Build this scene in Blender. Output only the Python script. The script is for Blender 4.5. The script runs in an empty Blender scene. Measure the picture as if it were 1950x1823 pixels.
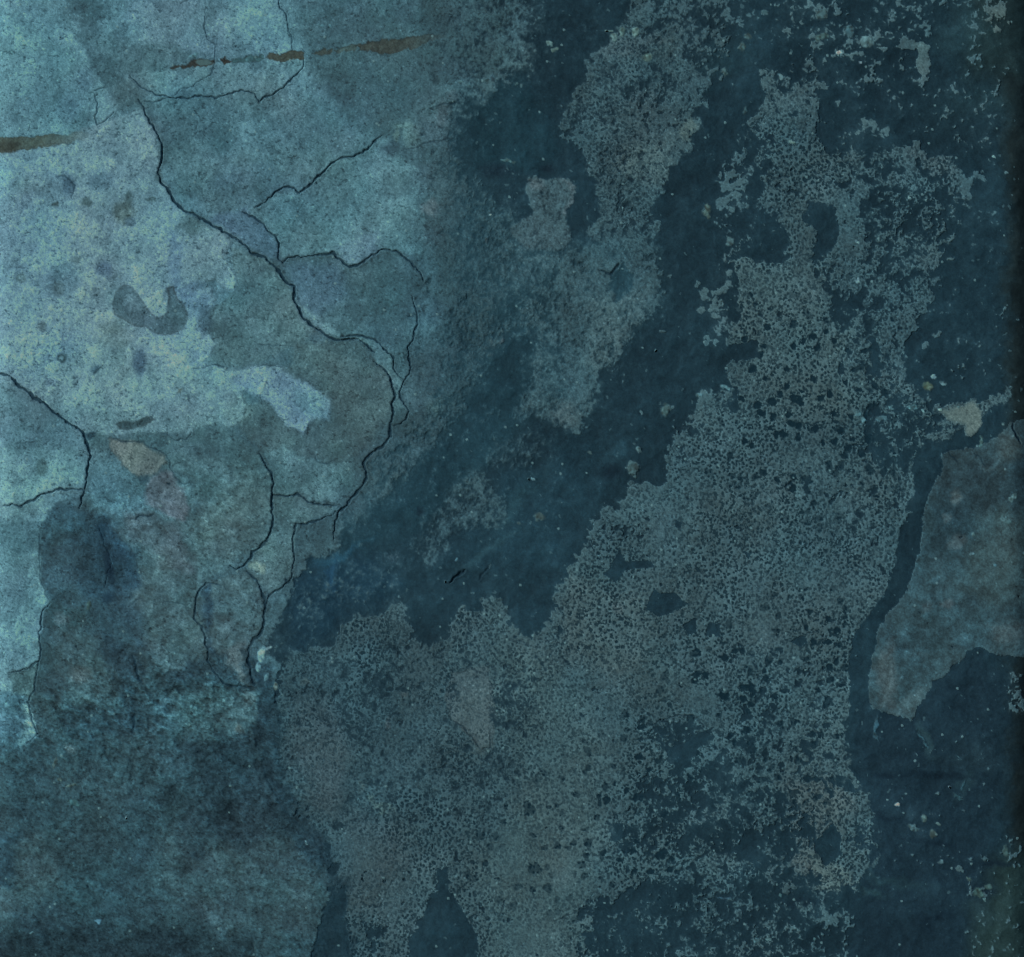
import bpy, math
import numpy as np

# ------------------------------------------------------------------ camera, sky, sun, exposure
sc = bpy.context.scene
PX = 0.0005                      # half a millimetre of wall per photo pixel
W0, H0 = 1950, 1823
DIST = 1.9
cam_d = bpy.data.cameras.new('camera')
cam = bpy.data.objects.new('camera', cam_d)
sc.collection.objects.link(cam)
cam.location = (0, -DIST, 1.5)
cam.rotation_euler = (math.radians(90), 0, 0)
cam_d.sensor_fit = 'HORIZONTAL'
cam_d.sensor_width = 36
cam_d.lens = 36 * DIST / (W0 * PX)
cam_d.clip_start = 0.01
cam_d.clip_end = 500
sc.camera = cam
world = bpy.data.worlds.new('World')
sc.world = world
world.use_nodes = True
wn = world.node_tree
bg = wn.nodes['Background']
sky = wn.nodes.new('ShaderNodeTexSky')
sky.sky_type = 'NISHITA'
sky.sun_disc = False
SUN_DIR = np.array([-0.80, -0.52, 0.36]); SUN_DIR /= np.linalg.norm(SUN_DIR)
elev = math.asin(SUN_DIR[2])
sky.sun_elevation = elev
sky.sun_rotation = math.atan2(SUN_DIR[0], SUN_DIR[1])
bg.inputs[1].default_value = 0.05
wn.links.new(sky.outputs[0], bg.inputs[0])
sun_d = bpy.data.lights.new('sun', 'SUN')
sun_d.energy = 1.5
sun_d.angle = math.radians(12)
sun_d.color = (1.0, 0.96, 0.9)
sun = bpy.data.objects.new('sun', sun_d)
sc.collection.objects.link(sun)
from mathutils import Vector
sun.rotation_euler = Vector(tuple(SUN_DIR)).to_track_quat('Z', 'Y').to_euler()
sc.view_settings.view_transform = 'Standard'
sc.view_settings.look = 'None'
sc.view_settings.exposure = 0
sc.view_settings.gamma = 1
sc.view_settings.use_curve_mapping = False
sc.cycles.filter_width = 1.1

# light colour that falls on the wall (measured), used to turn seen colours into surface colours
CAL = np.array([0.423, 0.395, 0.368])
CALX = [(0, 1.02), (975, 1.0), (1950, 0.96)]

# ------------------------------------------------------------------ grid over the wall face
ST = 1.6
def axis(n):
    a = np.arange(-60, n + 60.1, ST)
    lo = -60 - np.cumsum(np.linspace(3, 14, 26))
    hi = a[-1] + np.cumsum(np.linspace(3, 14, 26))
    return np.concatenate([lo[::-1], a, hi]).astype(np.float32)
ax = np.concatenate([np.arange(-60, W0 + 60.1, ST)]).astype(np.float32)
ay = axis(H0)
NX, NY = len(ax), len(ay)
X, Y = np.meshgrid(ax, ay)
rng = np.random.default_rng(7)

def vnoise(x, y, s, seed):
    """smooth value noise, about -1..1, cell size s, lattice turned per seed"""
    r = np.random.default_rng(seed)
    T = r.random((256, 256), dtype=np.float32) * 2 - 1
    a = r.random() * 6.28
    ca, sa = np.float32(math.cos(a) / s), np.float32(math.sin(a) / s)
    u = x * ca - y * sa + np.float32(57.3); v = x * sa + y * ca + np.float32(91.7)
    iu = np.floor(u); iv = np.floor(v)
    fu = u - iu; fv = v - iv
    iu = iu.astype(np.int32) & 255; iv = iv.astype(np.int32) & 255
    fu = fu * fu * (3 - 2 * fu); fv = fv * fv * (3 - 2 * fv)
    iu1 = (iu + 1) & 255; iv1 = (iv + 1) & 255
    a0 = T[iv, iu]; a1 = T[iv, iu1]; b0 = T[iv1, iu]; b1 = T[iv1, iu1]
    t0 = a0 + (a1 - a0) * fu
    return t0 + (b0 + (b1 - b0) * fu - t0) * fv

def fbm(x, y, s, seed, octs=4, gain=0.55):
    o = 0; a = 1.0; n = 0
    for k in range(octs):
        o = o + a * vnoise(x, y, s / 2 ** k, seed + 13 * k); n += a * a; a *= gain
    return (o / (0.62 * math.sqrt(n))).astype(np.float32)     # about unit deviation 1

def worley(x, y, s, seed):
    """distance to the nearest scattered point in cell units, and that point's random number"""
    r = np.random.default_rng(seed)
    J = r.random((128, 128, 3), dtype=np.float32)
    u = x / s; v = y / s
    iu = np.floor(u).astype(np.int32); iv = np.floor(v).astype(np.int32)
    best = np.full(x.shape, 9, np.float32); rid = np.zeros(x.shape, np.float32)
    for dj in (-1, 0, 1):
        for di in (-1, 0, 1):
            a = (iu + di) & 127; b = (iv + dj) & 127
            d = (iu + di + J[b, a, 0] - u) ** 2 + (iv + dj + J[b, a, 1] - v) ** 2
            m = d < best
            best = np.where(m, d, best); rid = np.where(m, J[b, a, 2], rid)
    return np.sqrt(best), rid

def sstep(a, b, t):
    t = np.clip((t - a) / (b - a), 0, 1)
    return t * t * (3 - 2 * t)

# warped coordinates: outlines traced from the photo get ragged edges
w1x = 3.0 * fbm(X, Y, 22, 101, 4, .7); w1y = 3.0 * fbm(X, Y, 22, 202, 4, .7)
w2x = 9.0 * fbm(X, Y, 48, 303, 5, .68); w2y = 9.0 * fbm(X, Y, 48, 404, 5, .68)
jx = 1.3 * fbm(X, Y, 11, 707, 2, .8); jy = 1.3 * fbm(X, Y, 11, 708, 2, .8)
WARP = {3: (X + .3 * w1x + jx, Y + .3 * w1y + jy), 0: (X + .35 * w1x, Y + .35 * w1y), 1: (X + w1x, Y + w1y), 2: (X + w2x, Y + w2y)}

def ext(p):
    out = []
    for x, y in p:
        x = -400 if x <= 0 else (2400 if x >= W0 else x)
        y = -500 if y <= 0 else (2400 if y >= H0 else y)
        out.append((x, y))
    return np.array(out, np.float32)

def window(P, m):
    x0, y0 = P.min(0) - m; x1, y1 = P.max(0) + m
    i0, i1 = np.searchsorted(ax, [x0, x1]); j0, j1 = np.searchsorted(ay, [y0, y1])
    return slice(j0, max(j1, j0 + 1)), slice(i0, max(i1, i0 + 1))

def poly(p, warp=1, soft=3.0):
    """0..1 inside mask of an outline; returns (window, mask, signed distance)"""
    P = ext(p)
    w = window(P, soft * 2 + 45)
    x = WARP[warp][0][w]; y = WARP[warp][1][w]
    d = np.full(x.shape, 1e9, np.float32); ins = np.zeros(x.shape, bool)
    n = len(P)
    for k in range(n):
        ax_, ay_ = P[k]; bx, by = P[(k + 1) % n]
        ex, ey = bx - ax_, by - ay_
        L = ex * ex + ey * ey + 1e-6
        t = np.clip(((x - ax_) * ex + (y - ay_) * ey) / L, 0, 1)
        d = np.minimum(d, (x - ax_ - t * ex) ** 2 + (y - ay_ - t * ey) ** 2)
        if ay_ != by:
            ins ^= ((ay_ > y) != (by > y)) & (x < ex * (y - ay_) / (by - ay_) + ax_)
    d = np.sqrt(d); sd = np.where(ins, d, -d)
    return w, sstep(-soft, soft, sd), sd

def line(p, warp=0, m=30):
    """distance to a polyline and position along it"""
    P = ext(p) if p[0][0] <= 0 or p[0][1] <= 0 else np.array(p, np.float32)
    w = window(P, m)
    x = WARP[warp][0][w]; y = WARP[warp][1][w]
    d = np.full(x.shape, 1e9, np.float32); s = np.zeros(x.shape, np.float32); acc = 0.0
    for k in range(len(P) - 1):
        ax_, ay_ = P[k]; ex, ey = P[k + 1] - P[k]
        L = ex * ex + ey * ey + 1e-6; l = math.sqrt(L)
        t = np.clip(((x - ax_) * ex + (y - ay_) * ey) / L, 0, 1)
        q = (x - ax_ - t * ex) ** 2 + (y - ay_ - t * ey) ** 2
        m_ = q < d
        d = np.where(m_, q, d); s = np.where(m_, acc + t * l, s); acc += l
    return w, np.sqrt(d), s / acc

# ------------------------------------------------------------------ maps painted on the wall
U = np.empty(X.shape + (3,), np.float32); U[:] = (66, 92, 99)        # colour of the top coat (plaster, mineral crust)
B = np.empty(X.shape + (3,), np.float32); B[:] = (28, 53, 64)        # colour of the dark layer under it
F = np.full(X.shape, -1.0, np.float32)                               # how much top coat is left, -1 bare .. 1 whole
PT = np.zeros(X.shape, np.float32)                                   # how pitted the top coat is
GR = np.full(X.shape, 0.6, np.float32)                               # strength of its grain
HT = np.zeros(X.shape, np.float32)                                   # extra relief, millimetres

def mix(A, w, m, v):
    if A.ndim == 3: A[w] += (np.array(v, np.float32) - A[w]) * m[..., None]
    else: A[w] += (v - A[w]) * m

def dens(p, d, warp=2, soft=6.0, pit=None, grain=None):
    w, m, sd = poly(p, warp, soft)
    mix(F, w, m, d)
    if pit is not None: mix(PT, w, m, pit)
    if grain is not None: mix(GR, w, m, grain)

def col(p, c, warp=1, soft=3.0, op=1.0, rim=0.0, h=0.0, tgt=None):
    if soft < 5: soft *= 1.6
    w, m, sd = poly(p, warp, soft)
    mix(U if tgt is None else tgt, w, m * op, c)
    if rim:                                                            # stained line along the outline
        r = np.exp(-(sd / 2.2) ** 2) * rim * (0.55 + 0.45 * vnoise(X[w], Y[w], 25, 5))
        U[w] *= (1 - np.clip(r, 0, 1))[..., None]
    if h: HT[w] += m * h
    return w, m

def blob(x, y, rx, ry, c, op=1.0, ang=0, warp=1, edge=0.35, tgt=None, dn=None):
    P = np.array([(x - max(rx, ry) * 1.6, y - max(rx, ry) * 1.6), (x + max(rx, ry) * 1.6, y + max(rx, ry) * 1.6)], np.float32)
    w = window(P, 8)
    a = math.radians(ang); ca, sa = math.cos(a), math.sin(a)
    dx = WARP[warp][0][w] - x; dy = WARP[warp][1][w] - y
    q = np.sqrt(((dx * ca + dy * sa) / rx) ** 2 + ((-dx * sa + dy * ca) / ry) ** 2)
    m = 1 - sstep(1 - edge, 1 + edge, q)
    if c is not None: mix(U if tgt is None else tgt, w, m * op, c)
    if dn is not None: mix(F, w, m, dn)
    return w, m

# --- where the top coat survives ---------------------------------------------------------------
# sound plaster over the left half
LEFT = [(0,0),(1000,0),(985,70),(975,150),(880,180),(850,215),(835,300),(840,400),(850,520),(845,640),(835,730),
        (800,800),(745,850),(700,905),(700,960),(650,985),(640,1040),(570,1085),(530,1150),(515,1230),(520,1330),
        (535,1440),(560,1520),(610,1600),(640,1680),(625,1730),(595,1790),(590,1823),(0,1823)]
PLASTER = [(0,0),(1000,0),(975,150),(870,190),(850,250),(840,400),(860,520),(880,640),(850,740),
        (800,800),(745,850),(720,905),(710,960),(650,1000),(640,1040),(570,1085),(530,1150),(515,1230),(515,1330),
        (525,1440),(550,1520),(610,1600),(645,1690),(625,1730),(595,1790),(590,1823),(0,1823)]
# thin worn coat in the middle, fading into the dark
dens([(840,170),(880,330),(930,380),(1000,470),(1100,480),(1240,470),(1262,560),(1210,620),(1180,680),(1130,740),(1100,810),
      (1040,815),(960,800),(900,840),(860,920),(760,1000),(660,1010),(640,980),(700,850),(760,700),(790,500),(800,300)], 0.16, 2, 30, 0, .9)
dens([(880,380),(960,400),(980,480),(1080,520),(1090,620),(1040,700),(960,740),(920,700),(900,560),(870,470)], -0.02, 2, 50)
dens([(950,560),(1010,560),(1000,680),(960,760),(900,830),(870,820),(900,740),(940,660)], -.45, 2, 24)
dens([(1070,480),(1235,470),(1262,560),(1205,625),(1170,690),(1135,745),(1095,815),(1040,800),(1080,720),(1060,600)], 0.5, 2, 16)
dens([(980,880),(1040,815),(960,790),(880,850),(760,960),(660,1010),(545,1130),(520,1230),(640,1150),(700,1110),(800,1060),(830,1000),(900,940)], -0.85, 2, 14)
dens([(860,900),(930,880),(965,960),(955,1000),(880,1010),(830,1060),(800,1090),(790,1040),(830,980)], 0.02, 2, 14)
dens([(920,840),(1000,820),(1040,860),(980,900),(930,890)], -0.35, 2, 20)
dens([(545,1120),(640,1080),(740,1060),(790,1100),(780,1180),(700,1200),(600,1240),(530,1260)], -0.55, 2, 18)
FINGER = [(960,640),(1015,640),(1010,740),(965,810),(905,870),(850,960),(760,1030),(660,1070),(600,1110),(560,1105),(640,1020),(700,1000),(790,890),(850,820),(905,750)]
dens(FINGER, -.95, 2, 16)
dens(LEFT, 1.0, 2, 16, 0, .75)
dens([(820,160),(850,215),(835,300),(840,400),(850,520),(845,640),(825,730),(790,790),(760,740),(780,560),(800,400),(790,240)], 0.62, 2, 30)
# upper island between the two dark runs
dens([(1195,0),(1330,0),(1345,60),(1370,110),(1350,170),(1330,240),(1305,290),(1262,342),(1245,400),(1256,440),(1240,480),
      (1150,500),(1110,440),(1135,380),(1110,310),(1092,262),(1070,250),(1076,195),(1100,155),(1125,120),(1150,95),(1190,35)], 0.38, 2, 12, .55, .95)
dens([(1200,0),(1420,0),(1440,40),(1380,120),(1340,160),(1290,60),(1230,60)], -0.05, 2, 14, .2)
dens([(1240,145),(1290,150),(1290,190),(1240,200),(1180,180),(1170,150)], 0.0, 2, 12)
dens([(1100,340),(1150,345),(1240,350),(1245,460),(1160,480),(1135,430)], 0.25, 2, 12)
dens([(1088,345),(1120,335),(1140,380),(1135,420),(1105,440),(1085,425),(1080,400),(1097,370)], -0.95, 1, 5)
dens([(1165,520),(1190,500),(1205,520),(1200,560),(1175,570),(1160,545)], -0.8, 1, 5)
# the nose shaped remnant
NOSE = [(1003,338),(1019,335),(1037,343),(1063,337),(1086,342),(1097,356),(1093,382),(1079,402),(1076,420),(1086,433),
        (1088,454),(1070,478),(1006,476),(973,449),(970,433),(993,419),(1015,407),(1006,371),(1001,361)]
dens(NOSE, 0.62, 0, 5, 0, .9)
# the great pitted crust, right and bottom
CRUST = [(1440,235),(1470,150),(1500,128),(1545,120),(1560,170),(1545,240),(1590,290),(1640,290),(1690,300),(1740,262),(1770,290),
      (1810,292),(1830,340),(1850,385),(1830,410),(1800,470),(1790,560),(1735,640),(1720,720),(1760,770),(1870,765),(1930,740),(1940,760),(1885,800),
      (1835,840),(1780,848),(1755,858),(1745,880),(1742,945),(1735,985),(1716,1030),(1714,1060),(1696,1090),(1684,1135),(1660,1168),(1632,1205),
      (1620,1240),(1618,1330),(1612,1400),(1628,1445),(1634,1490),(1650,1515),(1668,1550),(1680,1580),(1676,1640),(1640,1685),(1590,1710),
      (1560,1760),(1590,1823),(930,1823),
      (665,1823),(655,1740),(645,1660),(600,1580),(550,1505),(530,1430),(525,1330),(530,1260),(600,1235),(680,1180),(760,1160),(790,1215),(822,1235),
      (850,1208),(860,1172),(885,1155),(915,1155),(922,1133),(955,1130),(970,1150),(960,1185),(975,1205),(1000,1215),(1035,1195),
      (1062,1155),(1050,1120),(1080,1110),(1085,1085),(1110,1058),(1105,1030),(1150,1010),(1150,972),(1190,950),(1235,920),(1250,935),
      (1268,918),(1272,850),(1305,830),(1312,800),(1345,765),(1408,752),(1395,720),(1400,680),(1392,640),(1378,618),(1405,590),(1400,520),
      (1390,480),(1420,430),(1430,350),(1412,310),(1420,270)]
dens(CRUST, 0.72, 2, 13, .85, .75)
# holes and worn zones inside it
for p, d, s in [
    ([(1390,395),(1430,375),(1480,400),(1510,450),(1500,500),(1440,505),(1400,480)], -.52, 14),
    ([(1545,385),(1590,390),(1600,440),(1585,490),(1560,530),(1545,500),(1560,440),(1530,420)], -.7, 6),
    ([(1380,300),(1440,300),(1450,380),(1400,400),(1360,380)], -.3, 12),
    ([(1450,120),(1560,110),(1570,230),(1440,250)], .3, 14), ([(1440,240),(1540,240),(1580,300),(1700,310),(1640,400),(1500,380),(1440,330)], .35, 24),
    ([(1600,300),(1700,320),(1830,400),(1800,470),(1720,520),(1650,440)], .12, 30),
    ([(1570,480),(1790,470),(1780,560),(1735,640),(1710,740),(1620,760),(1600,620)], .35, 26),
    ([(1610,560),(1700,560),(1680,640),(1640,650),(1590,620)], -.05, 16),
    ([(1650,770),(1720,740),(1880,790),(1850,850),(1760,860),(1740,880),(1690,900),(1640,860),(1640,810)], -.02, 18),
    ([(1640,850),(1700,850),(1740,900),(1700,940),(1670,900)], -.55, 10),
    ([(1660,640),(1680,660),(1675,720),(1660,710)], -.9, 6),
    ([(1345,745),(1360,735),(1400,745),(1410,790),(1350,785),(1335,770)], -.35, 8),
    ([(1385,655),(1440,650),(1450,680),(1400,690)], -.6, 6),
    ([(1165,1075),(1180,1045),(1192,1070),(1240,1070),(1250,1080),(1190,1085),(1175,1110),(1150,1095)], -1, 3),
    ([(1230,1160),(1245,1120),(1260,1130),(1285,1128),(1310,1150),(1270,1170),(1255,1175)], -1, 3),
    ([(1300,1190),(1325,1178),(1325,1205),(1310,1210)], -1, 3), ([(1350,1185),(1370,1190),(1372,1215),(1345,1210)], -1, 3),
    ([(1228,980),(1250,975),(1255,985),(1232,992)], -1, 3), ([(1286,990),(1300,995),(1296,1006),(1286,1004)], -1, 3),
    ([(1415,1050),(1430,1055),(1425,1065)], -1, 3), ([(1508,1222),(1530,1212),(1540,1225),(1525,1232)], -1, 3),
    ([(1240,1380),(1330,1365),(1360,1400),(1330,1460),(1290,1480),(1245,1440)], -.1, 12),
    ([(1260,1420),(1290,1425),(1330,1400),(1345,1395),(1355,1405),(1325,1430),(1310,1460),(1285,1455)], -.95, 4),
    ([(1400,1340),(1480,1300),(1600,1400),(1600,1480),(1520,1450),(1470,1500),(1440,1540),(1390,1480)], .12, 26),
    ([(1440,1230),(1540,1240),(1560,1330),(1470,1340)], .45, 20),
    ([(1150,1540),(1200,1560),(1300,1520),(1420,1480),(1480,1560),(1510,1640),(1470,1680),(1300,1660),(1180,1640)], .1, 22),
    ([(1150,1555),(1175,1570),(1195,1590),(1170,1610),(1155,1590)], -.95, 5),
    ([(1330,1500),(1400,1520),(1450,1580),(1440,1640),(1360,1600),(1300,1600),(1280,1560)], -.35, 16),
    ([(1400,1620),(1460,1570),(1490,1600),(1500,1650),(1450,1660)], -.8, 8),
    ([(1560,1600),(1585,1570),(1600,1590),(1605,1630),(1575,1650),(1555,1620)], -.95, 5),
    ([(1630,1560),(1680,1570),(1680,1640),(1640,1660),(1620,1610)], -.2, 12),
    ([(1560,1450),(1620,1480),(1640,1510),(1590,1500)], -.75, 6),
    ([(1450,1570),(1500,1580),(1520,1640),(1560,1690),(1640,1680),(1560,1823),(1240,1823),(1280,1760),(1220,1700),(1300,1670),(1450,1650)], -.2, 22),
    ([(1030,1780),(1100,1730),(1200,1690),(1290,1680),(1300,1823),(990,1823)], -.34, 20),
    ([(1020,1823),(1060,1760),(1100,1740),(1120,1770),(1180,1823)], -.5, 14),
    ([(1450,1760),(1570,1750),(1600,1823),(1440,1823)], -.15, 20),
    ([(690,1760),(715,1740),(728,1752),(728,1790),(745,1823),(718,1823),(700,1795)], -.15, 7),
    ([(850,1380),(980,1340),(1030,1420),(1040,1500),(980,1520),(880,1470)], .3, 16),
    ([(560,1260),(700,1240),(860,1240),(880,1330),(700,1350),(600,1330)], .32, 24),
    ([(660,1400),(760,1380),(860,1440),(900,1560),(780,1600),(680,1560)], .42, 30),
    ([(832,1655),(850,1655),(858,1690),(868,1712),(885,1745),(908,1785),(932,1823),(750,1823),(780,1785),(808,1740),(822,1700),(834,1680)], -1, 7),
    ([(655,1690),(662,1760),(668,1823),(592,1823),(596,1790),(620,1740),(632,1715)], -.95, 8),
    ([(760,1110),(860,1080),(900,1060),(930,1100),(870,1160),(840,1230),(800,1220),(785,1160)], -1, 6),
    ]: dens(p, d, 0 if s < 6 else (1 if s < 9 else 2), s)
for p, d, s_, pt in [([(540,1260),(760,1230),(1000,1240),(1030,1420),(1040,1500),(900,1560),(780,1460),(650,1600),(570,1520)], .24, 40, .7), ([(1040,1260),(1240,1250),(1180,1500),(1120,1640),(1000,1823),(940,1760),(960,1560),(1050,1450)], .95, 40, .5),
                     ([(700,1270),(900,1330),(1010,1290),(1000,1360),(880,1420),(760,1380),(690,1330)], .02, 26, .7), ([(560,1400),(650,1380),(690,1480),(640,1560),(590,1520)], .6, 24, .6), ([(880,1280),(935,1280),(938,1425),(915,1425),(860,1370)], .9, 8, .35),
                     ([(1210,1480),(1380,1440),(1560,1560),(1540,1640),(1400,1560),(1240,1580)], -.05, 30, .8), ([(1460,1250),(1600,1380),(1560,1440),(1440,1360)], .1, 26, .8)]:
    dens(p, d, 2, s_, pt)
dens([(900,-100),(1020,-100),(1010,120),(920,190),(860,215),(850,120)], .3, 2, 44)
dens([(1748,872),(1792,868),(1780,920),(1764,960),(1752,1030),(1741,1090),(1712,1140),(1671,1200),(1662,1260),(1654,1345),(1622,1390),(1616,1330),(1622,1240),(1634,1203),(1662,1166),(1684,1135),(1698,1090),(1716,1060),(1720,1030),(1737,985),(1744,940)], -1, 1, 3)
dens([(855,1180),(915,1160),(960,1190),(1000,1215),(1060,1160),(1080,1200),(1040,1280),(900,1290),(850,1240)], .55, 2, 10)
# far right, below the dark groove
SLAB = [(1797,862),(1850,852),(1905,835),(1930,800),(1950,790),(1950,1252),(1935,1253),(1900,1246),(1866,1234),(1845,1242),(1843,1256),
        (1815,1275),(1800,1288),(1780,1302),(1765,1322),(1752,1345),(1742,1373),(1722,1370),(1690,1358),(1664,1348),(1656,1320),
        (1660,1270),(1668,1215),(1692,1172),(1716,1142),(1732,1120),(1745,1088),(1756,1030),(1766,960),(1782,918),(1797,900)]
dens(SLAB, .97, 1, 3, .06, .7)
dens([(1755,858),(1800,848),(1858,830),(1872,800),(1892,780),(1925,768),(1924,802),(1902,834),(1860,851),(1800,864),(1762,885)], -1, 1, 4)
# sparse flecks, top right and right margin
dens([(1420,0),(1700,0),(1860,0),(1860,60),(1800,40),(1740,160),(1640,200),(1560,120),(1480,60)], -.32, 2, 30)
dens([(1800,0),(1930,60),(1935,180),(1880,330),(1800,260),(1840,140)], -.36, 2, 30)
for q_ in ([(1540,200),(1640,180),(1700,250),(1620,280)], [(1700,160),(1760,150),(1770,200),(1710,210)], [(1480,120),(1540,110),(1550,150),(1490,160)], [(1690,0),(1780,0),(1770,60),(1700,50)]): dens(q_, -.18, 2, 16)
dens([(1560,150),(1900,150),(1900,260),(1700,270),(1580,260)], -.5, 2, 30)
dens([(1850,0),(1935,0),(1935,40),(1915,60),(1870,35)], .15, 2, 14)
dens([(1745,72),(1765,78),(1778,111),(1772,134),(1757,145),(1744,119),(1749,90),(1735,95),(1715,90),(1718,70)], .9, 1, 4)
dens([(1635,215),(1650,225),(1690,235),(1705,250),(1680,262),(1645,250)], .1, 1, 8)
dens([(1480,1690),(1560,1680),(1560,1823),(1440,1823)], -.25, 2, 20)
for p, d, s in [([(1390,300),(1440,235),(1480,300),(1440,400),(1400,520),(1380,640),(1350,700),(1360,560),(1370,400)], -.12, 16), ([(1330,740),(1420,740),(1330,860),(1290,900),(1270,860),(1300,800)], .25, 18),
             ([(1160,960),(1280,900),(1290,960),(1180,1040),(1120,1080),(1090,1060)], .5, 14), ([(1640,300),(1860,330),(1860,440),(1790,520),(1740,560),(1660,520),(1640,420)], .0, 30),
             ([(1690,1050),(1740,900),(1700,880),(1620,960),(1600,1040),(1640,1120)], .3, 24), ([(1540,880),(1640,880),(1650,960),(1560,980)], .5, 20),
             ([(1380,1240),(1480,1230),(1560,1300),(1600,1400),(1620,1500),(1560,1520),(1480,1440),(1420,1400)], .22, 24),
             ([(860,1200),(1040,1230),(960,1290),(820,1300),(760,1240)], .45, 20), ([(700,1320),(860,1330),(880,1420),(760,1500),(700,1420)], .4, 24)]:
    dens(p, d, 2, s)
dens([(1905,1600),(1950,1590),(1950,1680),(1930,1700),(1890,1640)], -.1, 2, 16)
dens([(1700,150),(1860,160),(1900,240),(1880,300),(1760,250)], -.45, 2, 30)
dens([(1850,380),(1950,330),(1950,720),(1860,740),(1780,700),(1800,560)], -.72, 2, 40)
dens([(1680,1420),(1900,1380),(1930,1700),(1700,1650)], -.74, 2, 40)
dens([(1820,1660),(1850,1640),(1930,1650),(1950,1690),(1950,1823),(1860,1823)], -.5, 2, 26)
dens([(1920,1275),(1950,1275),(1950,1370),(1915,1360)], -.22, 2, 14)
for x, y, r in [(1270,780,12),(1209,893,14),(1217,857,8),(1340,560,12),(1328,545,8),(1365,570,14),(1375,555,10),(1335,590,8),(1398,475,12),(1372,330,6),(1385,345,7),
                (1350,405,9),(1375,385,12),(1395,330,7),(1420,330,8),(1500,60,7),(1565,25,10),(1565,70,8),(1620,58,9),(1652,80,11),(1550,85,8),
                (1360,60,8),(1422,65,8),(1410,92,5),(1380,135,8),(1372,150,6),(1455,25,8),(1530,45,4),(1750,278,12),(1870,330,12),(1840,350,14),
                (1275,525,5),(1290,835,10),(1100,822,7),(1262,630,6),(1345,650,10),(1520,1650,10),(1500,1690,12),(1560,1700,10),(1740,1577,8),(1785,640,9),
                (1765,655,7),(1750,640,6),(1880,1640,9),(1830,1660,8),(1880,1700,10)]:
    blob(x, y, r, r * .85, None, dn=.35, ang=x, edge=.5)

# --- colours of the top coat -----------------------------------------------------------------
T = (78,113,123)
col(PLASTER, (70,103,113), 2, 30)
col([(0,0),(560,0),(640,120),(700,260),(560,400),(470,480),(420,600),(430,800),(260,860),(180,960),(90,980),(70,1300),(0,1380)], (92,129,140), 2, 40)
col([(0,0),(120,0),(180,90),(200,200),(170,330),(0,330)], (98,140,149), 2, 25)
col([(230,0),(470,0),(480,60),(420,110),(300,95),(240,40)], (100,133,147), 2, 16)
col([(110,0),(150,0),(190,60),(200,110),(230,150),(190,170),(160,110),(150,50),(120,25)], (72,108,118), 2, 10)
col([(170,60),(350,90),(400,110),(330,135),(240,140),(190,110)], (76,112,121), 2, 12, .8)
col([(480,0),(532,12),(550,59),(557,95),(500,106),(420,100),(430,40)], (104,140,150), 1, 4)
col([(500,108),(578,113),(565,144),(537,168),(493,193),(482,176),(490,140)], (92,128,136), 1, 4)
col([(255,135),(330,130),(400,128),(395,150),(340,168),(300,178),(268,160)], (96,134,140), 1, 4)
col([(560,0),(1000,0),(985,70),(880,180),(850,215),(820,260),(740,260),(640,200),(580,120)], (68,101,110), 2, 24)
col([(800,0),(1000,0),(975,150),(880,170),(800,120)], (58,88,97), 2, 24)
col([(275,200),(480,180),(560,180),(720,260),(650,300),(570,367),(485,396),(420,400),(350,380),(308,300)], (82,117,126), 2, 18)
col([(620,130),(740,120),(830,180),(760,250),(700,240),(640,190)], (66,99,108), 2, 26)
# pale lower plaster
PALE = [(0,300),(60,280),(180,235),(270,205),(300,250),(300,327),(320,364),(345,398),(425,445),(436,458),(428,489),(449,527),(446,550),
        (433,553),(410,530),(380,545),(400,553),(409,566),(402,589),(387,610),(392,636),(412,654),(407,669),(387,690),(400,694),(433,704),
        (480,697),(506,695),(539,700),(556,708),(591,728),(604,741),(627,747),(631,765),(627,780),(630,801),(614,808),
        (593,795),(588,800),(587,819),(573,828),(555,811),(532,793),(524,777),(506,757),(480,744),(459,741),(466,770),(458,805),(440,815),
        (412,806),(374,811),(366,824),(333,838),(297,821),(206,834),(175,828),(155,824),(124,803),(85,770),(31,734),(0,700)]
col(PALE, (116,148,154), 1, 3, 1, .14)
col([(0,320),(110,300),(140,380),(120,560),(160,660),(80,730),(0,690)], (108,146,158), 2, 24, .8)
col([(60,720),(200,650),(300,700),(430,712),(455,800),(330,835),(180,830),(110,790)], (114,148,148), 2, 24, .8)
col([(330,610),(400,600),(390,640),(410,655),(385,690),(300,680),(280,640)], (122,156,168), 1, 14)
col([(350,560),(400,555),(405,580),(380,605),(355,600)], (112,148,164), 1, 8)
col([(480,700),(540,704),(590,730),(625,750),(628,800),(612,806),(590,795),(585,818),(573,825),(530,790),(505,755),(455,738),(440,720)], (122,152,168), 1, 8)
col([(560,740),(628,750),(628,805),(612,806),(590,790),(560,770)], (112,148,158), 1, 8)
col([(498,607),(488,641),(506,654),(547,654),(583,633),(578,610),(565,584),(552,569),(550,598),(530,615)], (118,148,163), 1, 4, 1, .2)
col([(325,440),(350,470),(340,540),(370,560),(350,590),(330,560),(318,500)], (90,125,150), 1, 10, .7)
col([(440,320),(500,310),(560,350),(485,396),(440,400),(400,360)], (72,106,120), 2, 14, .8)
col([(397,415),(470,395),(530,462),(538,500),(505,488),(450,455)], (74,106,128), 1, 6, .9)
col([(725,258),(707,278),(671,299),(635,308),(593,351),(570,367),(524,366),(485,398),(514,441),(532,470),(535,492),(583,490),(635,482),
     (671,509),(707,486),(753,478),(800,492),(815,440),(795,380),(800,330),(770,300)], (88,126,134), 1, 3, 1, .12)
col([(640,470),(720,440),(720,480),(690,500),(665,508),(645,492)], (100,132,150), 1, 10, .7)
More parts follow.
